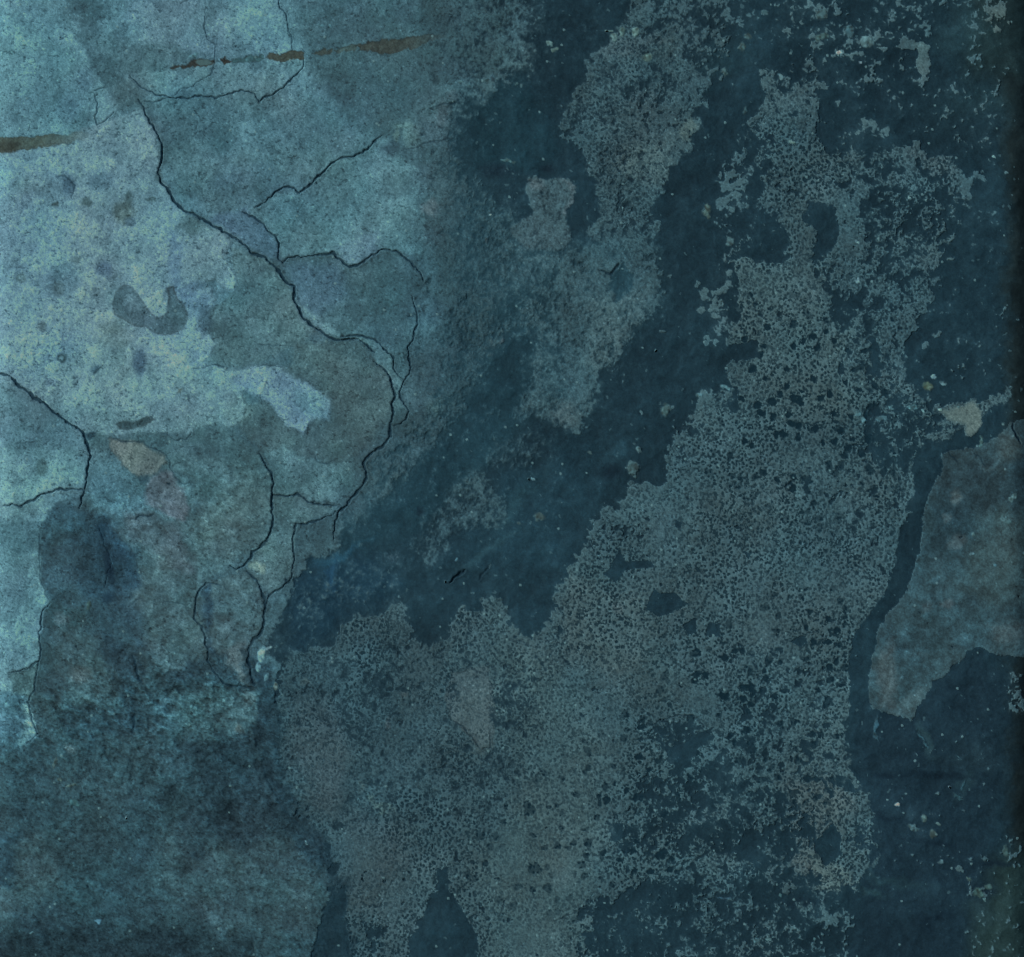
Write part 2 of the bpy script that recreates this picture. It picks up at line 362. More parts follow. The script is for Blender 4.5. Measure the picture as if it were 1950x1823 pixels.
col([(539,501),(583,490),(635,482),(671,509),(753,478),(807,535),(787,567),(796,618),(779,661),(781,698),(769,727),(728,659),(684,640),(640,640),(590,610),(572,580),(545,535)], (68,102,111), 1, 3)
col([(540,505),(640,500),(660,560),(600,610),(572,585),(548,540)], (74,108,126), 1, 16)
col([(575,585),(600,600),(650,640),(620,636),(590,612)], (104,142,148), 1, 4, .9)
col([(440,470),(506,491),(544,535),(560,570),(575,610),(600,632),(560,655),(500,690),(430,700),(395,690),(412,654),(392,636),(402,590),(449,550)], (82,113,118), 1, 3)
col([(560,655),(640,650),(699,656),(743,718),(751,754),(748,800),(742,832),(702,865),(640,880),(560,870),(500,860),(455,820),(466,770),(506,757),
     (532,793),(573,828),(590,798),(630,801),(631,765),(604,741),(540,705),(560,690)], (76,102,106), 1, 4)
col([(570,660),(740,700),(748,790),(700,860),(620,850),(640,780),(620,730),(560,700)], (82,106,108), 2, 18)
col([(666,641),(712,646),(728,659),(748,682),(753,708),(769,727),(755,750),(743,718),(728,700),(712,690),(699,656)], (90,126,130), 1, 3)
col([(757,758),(771,780),(773,798),(753,811),(746,806),(749,775)], (84,118,120), 0, 2)
col([(0,705),(31,734),(85,770),(155,824),(169,870),(157,935),(77,941),(36,966),(0,962)], (94,127,138), 1, 3)
col([(0,830),(60,850),(150,860),(160,890),(155,930),(77,938),(36,962),(0,955)], (106,143,147), 1, 14)
# around the rusty patch and below
col([(170,835),(206,834),(297,821),(366,824),(420,806),(480,850),(505,886),(519,914),(517,1003),(493,1044),(436,1078),(380,1110),(370,1178),(392,1222),(412,1284),
     (300,1290),(240,1160),(262,1090),(215,1003),(150,965),(160,915)], (78,110,116), 1, 6)
col([(350,880),(500,870),(512,960),(500,1030),(440,1070),(380,1000)], (84,114,116), 2, 18)
col([(160,860),(240,880),(290,960),(240,1010),(170,960)], (86,122,132), 2, 14)
RUST = [(201,837),(232,843),(271,845),(284,855),(312,868),(318,880),(297,896),(278,911),(248,899),(232,886),(224,868),(206,852)]
col(RUST, (126,126,116), 1, 3, 1, .2)
col([(284,912),(300,898),(322,900),(348,939),(358,972),(350,995),(322,985),(304,977),(278,962),(272,940)], (98,102,110), 1, 4)
col([(240,980),(330,990),(370,1040),(370,1100),(320,1110),(290,1060),(240,1020)], (86,103,110), 2, 14)
col([(257,905),(282,903),(285,918),(268,922)], (52,84,96), 1, 5)
col([(495,862),(540,850),(600,880),(691,875),(696,912),(660,962),(583,954),(578,941),(521,944),(515,900)], (88,121,125), 1, 3, 1, .1)
col([(521,946),(578,943),(586,957),(640,965),(588,998),(562,1000),(557,1091),(513,1132),(493,1106),(470,1085),(517,1010)], (80,108,112), 1, 3)
col([(562,1000),(611,990),(640,975),(637,1030),(600,1070),(559,1090)], (62,92,102), 1, 5)
col([(392,1110),(469,1088),(499,1127),(503,1184),(480,1222),(472,1261),(482,1310),(425,1302),(392,1222),(370,1178),(371,1147)], (74,101,107), 1, 3, 1, .16)
col([(379,1122),(400,1112),(405,1160),(395,1210),(415,1260),(425,1300),(400,1270),(392,1222),(370,1178)], (46,80,100), 1, 6)
col([(420,1240),(465,1220),(478,1290),(482,1308),(430,1300)], (92,104,107), 1, 8)
LOBE = [(98,962),(129,957),(155,970),(191,985),(214,1003),(232,1029),(258,1055),(264,1096),(253,1122),(222,1132),(206,1153),
        (180,1158),(116,1155),(90,1142),(75,1111),(72,1080),(75,1044),(73,1003),(82,982)]
col([(90,1142),(116,1155),(206,1153),(260,1125),(340,1130),(385,1200),(410,1290),(300,1330),(330,1400),(250,1460),(49,1430),(68,1399),(53,1364),(59,1318),(66,1294),(73,1240),(71,1204),(77,1168)], (52,84,93), 1, 7)
col([(262,1060),(380,1110),(392,1222),(400,1290),(330,1300),(270,1230),(240,1130)], (74,104,110), 2, 14)
col(LOBE, (55,88,102), 1, 7, 1, .15)
col([(180,990),(262,1060),(258,1120),(200,1150),(150,1140),(190,1080)], (40,76,97), 2, 14)
col([(220,1140),(270,1150),(280,1240),(250,1250),(230,1200)], (48,82,100), 2, 14, .8)
col([(100,1190),(190,1210),(210,1320),(150,1340),(100,1290)], (64,94,100), 2, 20)
col([(150,1000),(215,1010),(235,1100),(225,1200),(262,1290),(270,1400),(230,1420),(215,1300),(170,1180)], (38,70,86), 2, 20, .8)
col([(360,1260),(430,1250),(480,1320),(420,1330),(340,1320),(330,1290)], (44,76,90), 2, 10)
col([(310,1285),(335,1280),(335,1305),(320,1320)], (42,72,84), 1, 5)
# left margin strip
col([(0,968),(36,966),(77,941),(98,962),(73,1003),(74,1060),(75,1111),(90,1142),(71,1204),(70,1261),(13,1284),(17,1300),(20,1320),(0,1326)], (102,138,145), 1, 3)
col([(0,985),(73,990),(60,1050),(0,1090)], (86,122,132), 2, 10)
col([(13,1284),(70,1261),(66,1294),(55,1330),(22,1325)], (80,112,114), 1, 3)
col([(0,1330),(45,1322),(50,1345),(62,1386),(68,1399),(49,1418),(30,1440),(0,1460)], (70,110,126), 1, 5)
col([(38,1340),(50,1340),(62,1386),(66,1399),(49,1416),(38,1435),(28,1420),(42,1390)], (108,148,152), 1, 3)
# bottom left
col([(0,1430),(60,1420),(250,1400),(420,1380),(520,1340),(540,1480),(600,1590),(640,1690),(600,1823),(0,1823)], (50,81,91), 2, 26)
col([(330,1330),(420,1310),(490,1330),(480,1400),(400,1420),(340,1390)], (70,101,106), 2, 20)
col([(300,1600),(440,1580),(560,1610),(600,1680),(590,1780),(440,1780),(300,1700)], (62,87,94), 2, 30)
col([(0,1640),(80,1600),(110,1680),(60,1740),(0,1760)], (66,92,98), 2, 20)
col([(360,1420),(520,1400),(540,1500),(560,1570),(460,1620),(350,1600),(400,1520)], (37,66,79), 2, 28)
col([(180,1770),(330,1760),(480,1790),(480,1823),(0,1823),(0,1790)], (32,60,72), 2, 22)
col([(480,1310),(520,1300),(540,1450),(560,1540),(630,1650),(600,1660),(530,1560),(500,1430)], (34,66,80), 2, 10)
col([(0,1600),(30,1590),(30,1690),(0,1700)], (40,76,92), 2, 12)
# middle and right coat tints
col([(800,300),(1060,480),(1240,470),(1262,560),(1100,815),(900,900),(700,1010),(640,980),(760,760),(840,600)], (60,89,98), 2, 20)
col([(850,215),(840,520),(860,640),(800,800),(900,800),(960,560),(900,330)], (50,80,90), 2, 26)
col([(1130,560),(1230,560),(1200,640),(1150,720),(1110,700)], (76,99,104), 2, 18)
col(NOSE, (66,90,98), 0, 3)
for p in ([(1003,338),(1030,338),(1035,355),(1010,360)], [(1060,338),(1096,350),(1094,385),(1076,415),(1066,405),(1085,375),(1082,352)]):
    col(p, (86,98,104), 1, 5)
col([(1160,60),(1240,60),(1270,80),(1200,110),(1150,105)], (80,96,100), 2, 12)
col([(1180,280),(1270,260),(1290,320),(1240,350),(1190,330)], (86,104,104), 2, 16)
col([(1310,220),(1330,240),(1310,270),(1290,260)], (92,106,102), 1, 7)
col([(1200,160),(1250,160),(1250,260),(1210,270)], (74,94,99), 2, 14)
col([(1270,850),(1500,780),(1700,900),(1700,1080),(1600,1280),(1400,1300),(1200,1200),(1160,1000)], (68,93,100), 2, 30)
col([(1400,500),(1560,500),(1640,640),(1640,800),(1460,800),(1400,640)], (73,96,100), 2, 30)
col([(1090,1100),(1220,1130),(1260,1220),(1180,1300),(1080,1260),(1060,1180)], (82,97,98), 2, 22, .8)
col([(880,1240),(1020,1230),(1150,1400),(1140,1700),(1000,1823),(900,1760),(880,1640),(960,1560),(1000,1460),(900,1360)], (76,98,101), 2, 34)
col([(860,1280),(930,1270),(945,1340),(936,1425),(918,1430),(898,1405),(860,1371),(845,1330)], (86,98,100), 1, 5, 1, .15)
col([(560,1330),(640,1340),(660,1480),(640,1560),(580,1500),(555,1420)], (72,90,96), 2, 20)
col([(640,1560),(760,1560),(800,1700),(740,1760),(670,1720)], (74,94,99), 2, 24)
col([(780,1640),(850,1620),(830,1690),(790,1770),(740,1800),(720,1720)], (78,101,106), 2, 14)
col([(1500,1490),(1580,1490),(1620,1540),(1560,1620),(1580,1700),(1540,1680),(1500,1580)], (84,96,97), 2, 20)
col([(1540,1620),(1600,1650),(1640,1690),(1590,1705),(1550,1690)], (90,104,102), 1, 8)
col([(1320,1600),(1400,1600),(1420,1650),(1340,1660)], (74,98,103), 2, 12)
col([(1740,265),(1765,290),(1810,292),(1830,340),(1770,330),(1720,310)], (78,98,104), 2, 10)
col(SLAB, (54,83,90), 1, 5)
col([(1800,870),(1950,870),(1950,950),(1880,1000),(1790,1060),(1770,980)], (42,71,81), 2, 22)
col([(1700,1180),(1800,1060),(1860,1120),(1880,1220),(1800,1270),(1720,1290)], (58,86,92), 2, 20)
for q in range(26):
    blob(1700 + 240 * rng.random(), 880 + 400 * rng.random(), 8 + 22 * rng.random(), 5 + 10 * rng.random(), [(40,68,78),(70,94,98),(46,76,84)][q % 3], .6, ang=180 * rng.random(), warp=2, edge=.8)
col([(1890,980),(1950,960),(1950,1220),(1880,1150),(1830,1120)], (62,87,89), 2, 24)
col([(1680,1230),(1700,1220),(1715,1310),(1700,1360),(1675,1340)], (80,92,93), 2, 12)
col([(1720,1330),(1765,1310),(1742,1372),(1700,1362)], (80,100,102), 1, 8)
col([(1880,1190),(1950,1180),(1950,1240),(1900,1230)], (74,90,92), 2, 14)
for x, y, rx, ry, c in [(1830,1028,16,12,(88,96,96)),(1822,1040,12,8,(84,94,95)),(1808,1153,12,8,(88,94,95)),(1826,945,8,16,(84,94,93)),(1806,986,7,9,(80,92,94)),
    (1768,1155,12,10,(78,92,95)),(1925,850,24,28,(66,80,80)),(1905,30,32,30,(80,95,92)),(820,397,16,14,(104,112,118)),(1080,290,9,8,(100,106,108)),(862,283,8,11,(84,100,108)),
    (865,183,12,10,(74,96,106)),(845,215,12,26,(72,92,102)),(1075,790,25,28,(80,94,97)),(1176,1158,10,10,(96,102,102)),(962,650,9,12,(70,80,88)),
    (935,665,12,18,(66,84,90)),(740,1378,6,14,(94,100,102)),(455,1387,7,10,(100,104,98)),(1760,105,16,36,(88,104,103)),(1220,300,30,26,(88,106,104)),(580,1300,9,8,(92,100,96)),
    (752,1062,12,10,(84,96,104)),(795,1095,14,12,(84,96,104)),(770,1322,8,6,(90,98,98)),(130,1428,12,8,(84,100,104)),(75,1660,30,30,(70,94,100)),
    (115,1180,14,12,(86,104,110)),(150,1285,22,16,(92,106,106))]:
    blob(x, y, rx, ry, c, .85, warp=1, edge=.5)
YEL = [(1793,780),(1824,772),(1860,762),(1873,783),(1875,808),(1863,821),(1855,830),(1839,824),(1837,806),(1806,798)]
dens(YEL, 1.0, 1, 4, 0); col(YEL, (100,112,105), 1, 4)
for q, c, o in [([(355,1262),(372,1255),(392,1268),(398,1300),(370,1302)], (42,74,86), .8), ([(308,1288),(335,1282),(340,1312),(322,1330),(312,1312)], (38,68,80), .85), ([(320,1316),(360,1300),(400,1296),(400,1306),(350,1318)], (36,68,78), .8),
                ([(225,1245),(250,1250),(272,1290),(280,1310),(255,1290),(235,1275)], (36,66,80), .8), ([(345,1345),(380,1350),(440,1400),(420,1420),(360,1400)], (60,94,98), .6), ([(395,1455),(440,1440),(470,1490),(430,1510)], (34,62,74), .7),
                ([(470,1400),(515,1410),(520,1460),(480,1450)], (34,62,74), .7), ([(290,1500),(340,1490),(350,1530),(300,1545)], (34,62,74), .7), ([(415,1535),(450,1530),(455,1560),(425,1565)], (28,52,64), .7),
                ([(355,1612),(385,1605),(395,1625),(365,1632)], (28,54,66), .8), ([(470,1560),(540,1570),(560,1600),(500,1600)], (34,62,74), .6), ([(240,1580),(290,1570),(300,1640),(250,1680),(235,1640)], (40,72,84), .5),
                ([(130,1090),(170,1080),(185,1130),(150,1140)], (38,72,90), .6), ([(90,1000),(125,990),(130,1040),(95,1050)], (58,90,98), .5), ([(100,1360),(150,1340),(260,1360),(240,1400),(130,1400)], (36,66,80), .6)]:
    col(q, c, 2, 8, o)
# stains and spots on the pale plaster
USTAIN = [(232,543),(248,547),(263,561),(281,592),(294,605),(307,603),(317,594),(320,566),(317,548),(327,545),(335,566),(353,584),(355,605),(348,625),
          (330,633),(312,637),(294,634),(278,623),(258,619),(232,607),(217,597),(213,579),(219,556)]
w_, m_ = col(USTAIN, (80,110,118), 0, 2.5, 1, .34, -.25)
blob(250, 578, 16, 16, (96,126,134), .8)
for x, y, rx, ry, c, o in [(116,535,30,36,(82,118,130),.85),(108,548,12,14,(80,108,112),.6),(196,513,15,15,(84,116,138),.9),(263,690,11,25,(72,104,124),.95),(117,680,10,9,(44,74,80),.95),
    (116,680,4,4,(104,140,142),1),(181,702,8,7,(56,92,108),.8),(36,530,11,9,(70,100,100),.8),(36,530,6,5,(112,148,150),1),(141,494,9,8,(84,112,112),.7),(75,622,9,10,(84,110,112),.8),
    (361,428,27,15,(82,112,114),.9),(126,352,13,20,(66,100,118),.9),(103,390,6,6,(62,86,88),.9),(190,345,26,20,(78,112,130),.6),(165,382,10,9,(70,98,98),.8),(244,378,9,14,(68,96,98),.85),
    (235,405,20,22,(86,108,100),.8),(285,378,12,5,(76,106,106),.8),(250,322,26,22,(88,120,126),.6),(250,420,12,8,(78,108,124),.7),(70,840,6,10,(84,116,120),.6),(78,890,10,14,(72,102,104),.7),
    (340,742,5,5,(96,104,86),.8),(95,725,12,9,(82,112,128),.6),(300,338,10,12,(76,108,112),.8),(55,350,36,20,(84,120,124),.6),(240,180,30,28,(76,108,114),.8),(160,150,18,22,(80,118,136),.5),
    (125,205,22,26,(88,124,144),.5),(370,545,18,10,(84,116,138),.8),(390,610,14,30,(74,104,120),.8),(430,1190,14,20,(80,100,106),.6),(475,1330,12,14,(86,102,104),.7),
    (215,640,40,18,(104,130,124),.45),(205,620,26,14,(92,118,114),.5),(330,770,60,30,(100,136,150),.4),(450,780,26,30,(112,134,124),.5),(745,285,16,14,(62,92,104),.9),(740,235,20,22,(62,94,102),.6),
    (500,395,16,14,(96,130,140),.6)]:
    blob(x, y, rx, ry, c, o, warp=1, edge=.45)
PIT = [(219,808),(232,802),(258,805),(278,792),(291,797),(271,811),(242,820),(227,816)]
col(PIT, (56,86,92), 0, 2.5, 1, .3, -.6)
col([(160,826),(175,822),(181,826),(175,834),(163,838)], (46,82,98), 0, 2)
# pale crystals and ring near the top centre
for x, y, rx, ry, c in [(778,255,9,24,(112,148,146)),(770,240,22,6,(100,135,132)),(757,258,6,14,(108,134,126)),(790,262,14,20,(82,112,112))]:
    blob(x, y, rx, ry, c, .75, warp=1, edge=.6)
for x, y, rx, ry, c in [(605,667,14,5,(108,138,136)),(497,1077,10,11,(128,142,118)),(520,1035,26,20,(100,134,134)),(835,775,20,20,(84,112,108)),(708,1520,8,8,(94,112,104)),(722,1532,14,6,(104,120,108)),
                        (742,1545,8,5,(100,116,110)),(765,910,10,12,(82,106,108)),(688,1500,6,10,(92,104,100)),(1523,945,6,22,(84,114,120)),(920,1425,16,10,(86,100,98)),(1490,1300,12,40,(76,98,104))]:
    blob(x, y, rx, ry, c, .7, warp=2, edge=.7, ang=20)
# dark layer tints
col([(850,200),(900,330),(1000,470),(1240,470),(1262,560),(1200,640),(1130,740),(1100,800),(1000,800),(940,860),(860,960),(760,1000),(640,1010),(640,980),(700,850),(760,700),(790,500)], (38,69,80), 2, 34, tgt=B)
col(FINGER, (29,57,68), 2, 24, tgt=B)
col([(1900,0),(1950,0),(1950,1823),(1935,1823),(1925,1250),(1925,700)], (27,41,44), 2, 22, tgt=B)
col([(1850,0),(1950,0),(1950,160),(1850,140)], (30,50,54), 2, 26, tgt=B)
col([(1800,1640),(1950,1600),(1950,1823),(1820,1823)], (33,54,56), 2, 40, tgt=B)
col([(1640,1360),(1860,1240),(1930,1300),(1900,1600),(1700,1823),(1540,1823),(1650,1650)], (28,51,63), 2, 40, tgt=B)
col([(540,1090),(700,1060),(760,1120),(560,1240)], (27,56,71), 2, 30, tgt=B)
col([(870,180),(1000,130),(1060,260),(1000,330),(900,320)], (28,57,68), 2, 30, tgt=B)
col([(860,1000),(1000,900),(1100,820),(1180,860),(1060,1060),(900,1100)], (31,59,71), 2, 40, tgt=B)
for x, y, rx, ry, a, c in [(985,960,60,10,-50,(44,76,86)),(930,1050,60,8,-35,(48,80,90)),(640,1060,50,9,-25,(42,84,104)),(1370,120,60,26,-50,(38,68,78)),(1700,1680,60,10,15,(38,66,74)),
                           (1840,1490,30,8,-60,(42,70,78)),(632,1100,8,26,0,(42,82,108)),(1180,860,36,12,-30,(38,68,80)),(1760,1400,36,8,60,(50,78,84)),(1665,1700,30,7,10,(40,68,74)),
                           (1270,300,40,26,0,(30,58,70)),(1880,190,60,30,0,(42,70,76)),(1830,220,70,60,0,(34,60,70)),(1860,70,60,50,20,(42,70,76)),(1850,1450,50,20,0,(36,60,70))]:
    blob(x, y, rx, ry, c, .65, ang=a, warp=2, edge=.9, tgt=B)
for x, y, rx, ry, a in [(950,325,26,9,5),(1045,320,10,7,0),(1165,900,20,12,0),(1780,1480,60,6,4),(1900,1650,40,5,-4),(1780,1608,50,5,10),(1790,1750,26,7,-8),(1765,1765,14,20,-30),(1690,1480,26,5,0),
                        (1145,1000,6,16,30),(800,975,7,7,0),(1690,1560,30,8,20),(1530,1720,26,8,0),(1880,1700,20,16,0)]:
    blob(x, y, rx, ry, (19,38,50), .7, ang=a, warp=1, edge=.8, tgt=B)

# ------------------------------------------------------------------ noise fields
w, d, s = line([(478,1250),(492,1310),(505,1400),(520,1470),(548,1530),(590,1585),(628,1640),(650,1700),(662,1760),(668,1830)], 2, 40)
mm = sstep(20, 6, d + 4 * vnoise(X[w], Y[w], 14, 901)); mix(U, w, mm * .85, (32,62,76)); HT[w] -= mm * .5
for p_, w_ in (([(190,1150),(215,1240),(240,1300),(262,1380)], 16), ([(420,1400),(450,1460),(500,1530),(540,1580)], 22), ([(110,1380),(170,1420),(150,1470)], 12)):
    w, d, s = line(p_, 2, 50); mix(U, w, sstep(w_, w_ * .2, d) * .6, (38,70,84))
n40 = fbm(X, Y, 60, 11, 3); n16 = fbm(X + .6 * w2x, Y + .6 * w2y, 17, 21, 3, .65); n7 = fbm(X, Y, 8, 31, 2, .7)
nf = fbm(X * 1.15 + .3 * Y, Y * .9, 4.6, 41, 2, .8)            # grain, slightly streaked
ns = vnoise(X, Y, 2.2, 55) ; ns2 = vnoise(X, Y, 1.7, 56)
big = fbm(X, Y, 260, 61, 3)
hue = fbm(X, Y, 90, 71, 2, .5)
hue2 = fbm(X, Y, 40, 72, 2, .5)

wear = fbm(X + 1.2 * w2x, Y + 1.2 * w2y, 110, 64, 3, .6)
F -= sstep(.2, .9, F) * (X > 900) * np.clip(.22 * wear, -.25, .42) * (PT > .15)
PT *= np.clip(.92 + .30 * fbm(X, Y, 95, 67, 3, .6), .25, 1.25)
# what is left of the top coat
edge = 0.34 * n16 + 0.29 * n7 + 0.07 * nf
soft_zone = poly([(800,-300),(1040,-300),(1040,120),(900,240),(900,330),(1262,470),(1262,600),(1100,815),(1060,1000),(800,1100),(500,1260),(640,900),(800,600)], 2, 60)
FZ = np.zeros(X.shape, np.float32)
w, m, _ = poly([(1190,-300),(1420,-300),(1370,150),(1262,342),(1245,470),(1110,480),(1110,310),(1060,230),(1100,120)], 2, 40); FZ[w] = m * .45
w, m, _ = poly(NOSE, 0, 10); FZ[w] = np.maximum(FZ[w], m)
w, m, _ = poly([(530,1230),(800,1200),(1040,1240),(1040,1520),(880,1580),(640,1600),(560,1520)], 2, 60); FZ[w] = np.maximum(FZ[w], m * .55)
FZ[soft_zone[0]] = np.maximum(FZ[soft_zone[0]], soft_zone[1])
edge = edge * (1 - .35 * FZ) + FZ * (.24 * nf + .1 * n7)
S = F + edge
S += .22 * np.minimum(0, nf + .4) * sstep(1.0, .15, F + .2 * n16) * (X > 1100)
M = sstep(-0.12, 0.12, S) * (1 - FZ) + sstep(-0.75, 0.75, S) * FZ
# thin haze of leftover coat on the dark layer
film = np.clip(.02 + .10 * n40 + .12 * n16, 0, .5) * sstep(-1.4, .1, F) * (1 - M)
# tiny scattered grains on the dark layer
wd, wr = worley(X + jx * 1.6, Y + jy * 1.6, 17, 88)
gz = .88 - .10 * np.clip(n40 + .3 * F + .3, -1, 1)
grit = (wd < .05 + .10 * np.clip((wr - gz) / .12, 0, 1)) & (wr > gz) & (M < .5)
grit2 = sstep(.12, .03, wd) * (wr > .35) * .3

# pits
d1, r1 = worley(X + .5 * w1x, Y + .5 * w1y, 7.6, 3)
pit = sstep(.38, .24, d1 - .18 * (r1 - .5)) * (r1 > .12)
d2, r2 = worley(X + w1x, Y + w1y, 23, 4)
bigz = np.zeros(X.shape, np.float32)
for p in ([(1380,560),(1700,600),(1720,900),(1560,1000),(1350,900)], [(1430,1150),(1630,1100),(1620,1500),(1450,1560),(1230,1480),(1260,1280)], [(1150,1380),(1300,1300),(1330,1700),(1000,1760),(850,1640),(960,1520)], [(1560,1380),(1640,1450),(1620,1540),(1460,1540)]):
    w, m, _ = poly(p, 2, 60); bigz[w] = np.maximum(bigz[w], m)
lpit = sstep(.30, .20, d2 - .22 * (r2 - .6)) * (r2 > .55) * bigz
pitn = np.clip(PT * (.85 + .35 * n16), 0, 1)
pits = np.clip(pit * pitn * .85 + lpit * np.clip(PT * 1.2, 0, 1) * .95, 0, 1)
porous = sstep(.35, 1.1, nf + .3 * n7) * np.clip(PT * 1.1, 0, 1) * .8
pits = np.maximum(pits, porous)

# ------------------------------------------------------------------ colour
GRA = GR
lum = (U @ np.array((.25, .55, .2), np.float32))[..., None]
rt = sstep(760, 1040, X)[..., None]
U += (lum * (np.array((.79, 1.025, 1.09), np.float32) * (1 - rt) + np.array((.835, 1.03, 1.055), np.float32) * rt) - U) * .42           # one mineral family of blue-greys
DK = np.array((1.12, .98, .92), np.float32)                                  # dirt takes the red first
Uc = U.copy()
slabm = np.zeros(X.shape, np.float32); w, m, _ = poly(SLAB, 1, 3); slabm[w] = m
Uc *= 1 + (.055 * n40 + .05 * n16 + 0)[..., None] * DK; Uc *= 1 + (slabm * (.045 * n7 + .055 * n16))[..., None]
Uc[..., 0] *= 1 + .025 * hue; Uc[..., 2] *= 1 - .008 * hue + .004 * hue2
palem = np.zeros(X.shape, np.float32); w, m, _ = poly(PALE, 1, 12); palem[w] = m
leftm = np.zeros(X.shape, np.float32); w, m, _ = poly(PLASTER, 2, 30); leftm[w] = m
# blotchy mineral tint of the plaster, lilac against green
Uc[..., 0] *= 1 + .008 * hue2 * leftm; Uc[..., 1] *= 1 - .003 * hue2 * leftm
grain = (.07 * nf + .025 * n7 + .12 * ns + .09 * ns2) * GRA * 1.15
Uc *= 1 + grain[..., None] * DK
# small dark pores and pale grains in the plaster
pore = sstep(.75, 1.5, fbm(X * .8 + .5 * Y, Y * 1.1 - .2 * X, 5.0, 91, 2, .8)) * (.35 + .45 * leftm)
Uc *= 1 - (.36 * pore)[..., None] * DK
gd, gr_ = worley(X, Y, 12, 17)
pale = sstep(.2, .08, gd) * (gr_ > .86)
Uc *= (1 + .22 * pale)[..., None]
# skins of plaster a fraction of a millimetre apart, with thin dark lines along their edges
for sc_, sd_, am in ((75, 811, .035), (40, 822, .028)):
    tz = fbm(X + w1x, Y + w1y, sc_, sd_, 4, .6); gate = sstep(-.1, .5, fbm(X, Y, 120, sd_ + 5, 2))
    stp = sstep(-.03, .03, tz); rimz = np.exp(-(tz / .022) ** 2) * gate * leftm
    Uc *= 1 + (am * (stp - .5) * 2 * leftm)[..., None] * DK
    Uc *= 1 - (.26 * rimz)[..., None] * DK
    HT += .18 * stp * leftm - .2 * rimz
# rougher, streaky plaster low on the left
rough = np.zeros(X.shape, np.float32); w, m, _ = poly([(0,1400),(330,1260),(520,1300),(640,1690),(600,1823),(0,1823)], 2, 50); rough[w] = m
st = fbm(X * .8 + Y * .9, (Y - X * .55) * 2.0, 20, 95, 3, .8)
Uc *= 1 + (rough * .12 * st)[..., None] * DK
ld, lr = worley(X + 1.4 * w1x + .3 * w2x, (Y + 1.4 * w1y) * 1.15, 19, 333)
clz = np.zeros(X.shape, np.float32); w, m, _ = poly([(300,1240),(500,1290),(540,1500),(600,1640),(420,1620),(330,1500),(200,1540),(60,1480),(80,1400),(260,1400)], 2, 60); clz[w] = m
cl = (sstep(.62, .3, ld) - .5) * (.5 + lr)
Uc *= 1 + ((rough * .35 + clz * .65) * .11 * cl)[..., None] * DK
mid = np.zeros(X.shape, np.float32); w, m, _ = poly([(60,980),(500,860),(520,1300),(300,1420),(60,1420)], 2, 50); mid[w] = m
Uc *= (1 + mid * (.07 * st + .05 * n16))[..., None]
Bc = B * (1 + (.055 * n40 + .05 * n16 + .03 * n7 + .06 * ns + .03 * nf + .05 * big)[..., None] * DK)
pitcol = np.array((14, 38, 49), np.float32)
crustm = np.clip(PT * 1.3, 0, 1)
Uc *= (1 + .09 * crustm * sstep(.2, -1.2, nf + .3 * n7))[..., None]
Uc += (pitcol - Uc) * (pits * .95)[..., None]
C = Bc + (Uc - Bc) * np.clip(M + film * .9, 0, 1)[..., None]
C *= (1 + grit2 * (M < .5) * .45)[..., None]
C[grit] = C[grit] * .35 + np.array((70, 96, 102)) * .65
# a broken paler rim where the crust ends
rim = np.exp(-((S - .16) / .09) ** 2) * (1 - FZ) * (1 - leftm)
C *= (1 + .10 * rim)[..., None]

PART = np.zeros(X.shape, np.int16)              # 0 dark layer
PLM = leftm > .5
PART[(M > .5) & ~PLM] = 1                         # mineral crust
PART[PLM] = 2                                     # plaster
parts = {0: ('dark_underlayer', 'smooth blue-black layer laid bare in diagonal runs'), 1: ('mineral_crust', 'grey-green pitted crust with ragged lobed edges'), 2: ('plaster_coat', 'pale blue-grey plaster coat crossed by hairline cracks')}
HT += M * .55 - pits * .75 * M
HT += .10 * n16 * M + .05 * n7 + .05 * nf * (.4 + .6 * M) + .35 * n40 + rough * .42 * st + (rough * .3 + clz * .8) * .4 * cl + mid * .26 * st + (1 - M) * (.16 * n16 + .3 * n40 + .03 * ns)
HT -= .25 * pore * leftm

def newpart(name, label=None):
    k = len(parts); parts[k] = (name, label); return k

# nose remnant, slab and others as layers of their own
for p, nm, lb, wv in [(NOSE, 'crust_remnant', 'isolated grey remnant shaped like a nose, inside the dark run', 0), (SLAB, 'crust_slab', 'smoother grey-green crust right of the dark groove', 1),
                      (YEL, 'lime_patch', 'small yellowish lime patch by the right edge', 1), (RUST, 'rust_stain', 'dull rusty brown patch between two cracks', 1),
                      (USTAIN, 'damp_stain', 'dark grey U shaped stain on the pale plaster', 0), (LOBE, 'damp_stain', 'dark blue rounded stain low on the left', 1)]:
    k = newpart(nm, lb); w, m, _ = poly(p, wv, 3)
    PART[w] = np.where((m > .5) & (M[w] > .3), k, PART[w])
k = newpart('pale_skin', 'palest skin of plaster, above the long left crack'); w, m, _ = poly(PALE, 1, 3)
HT[w] += m * .35
PART[w] = np.where((m > .5) & (PART[w] == 2), k, PART[w])

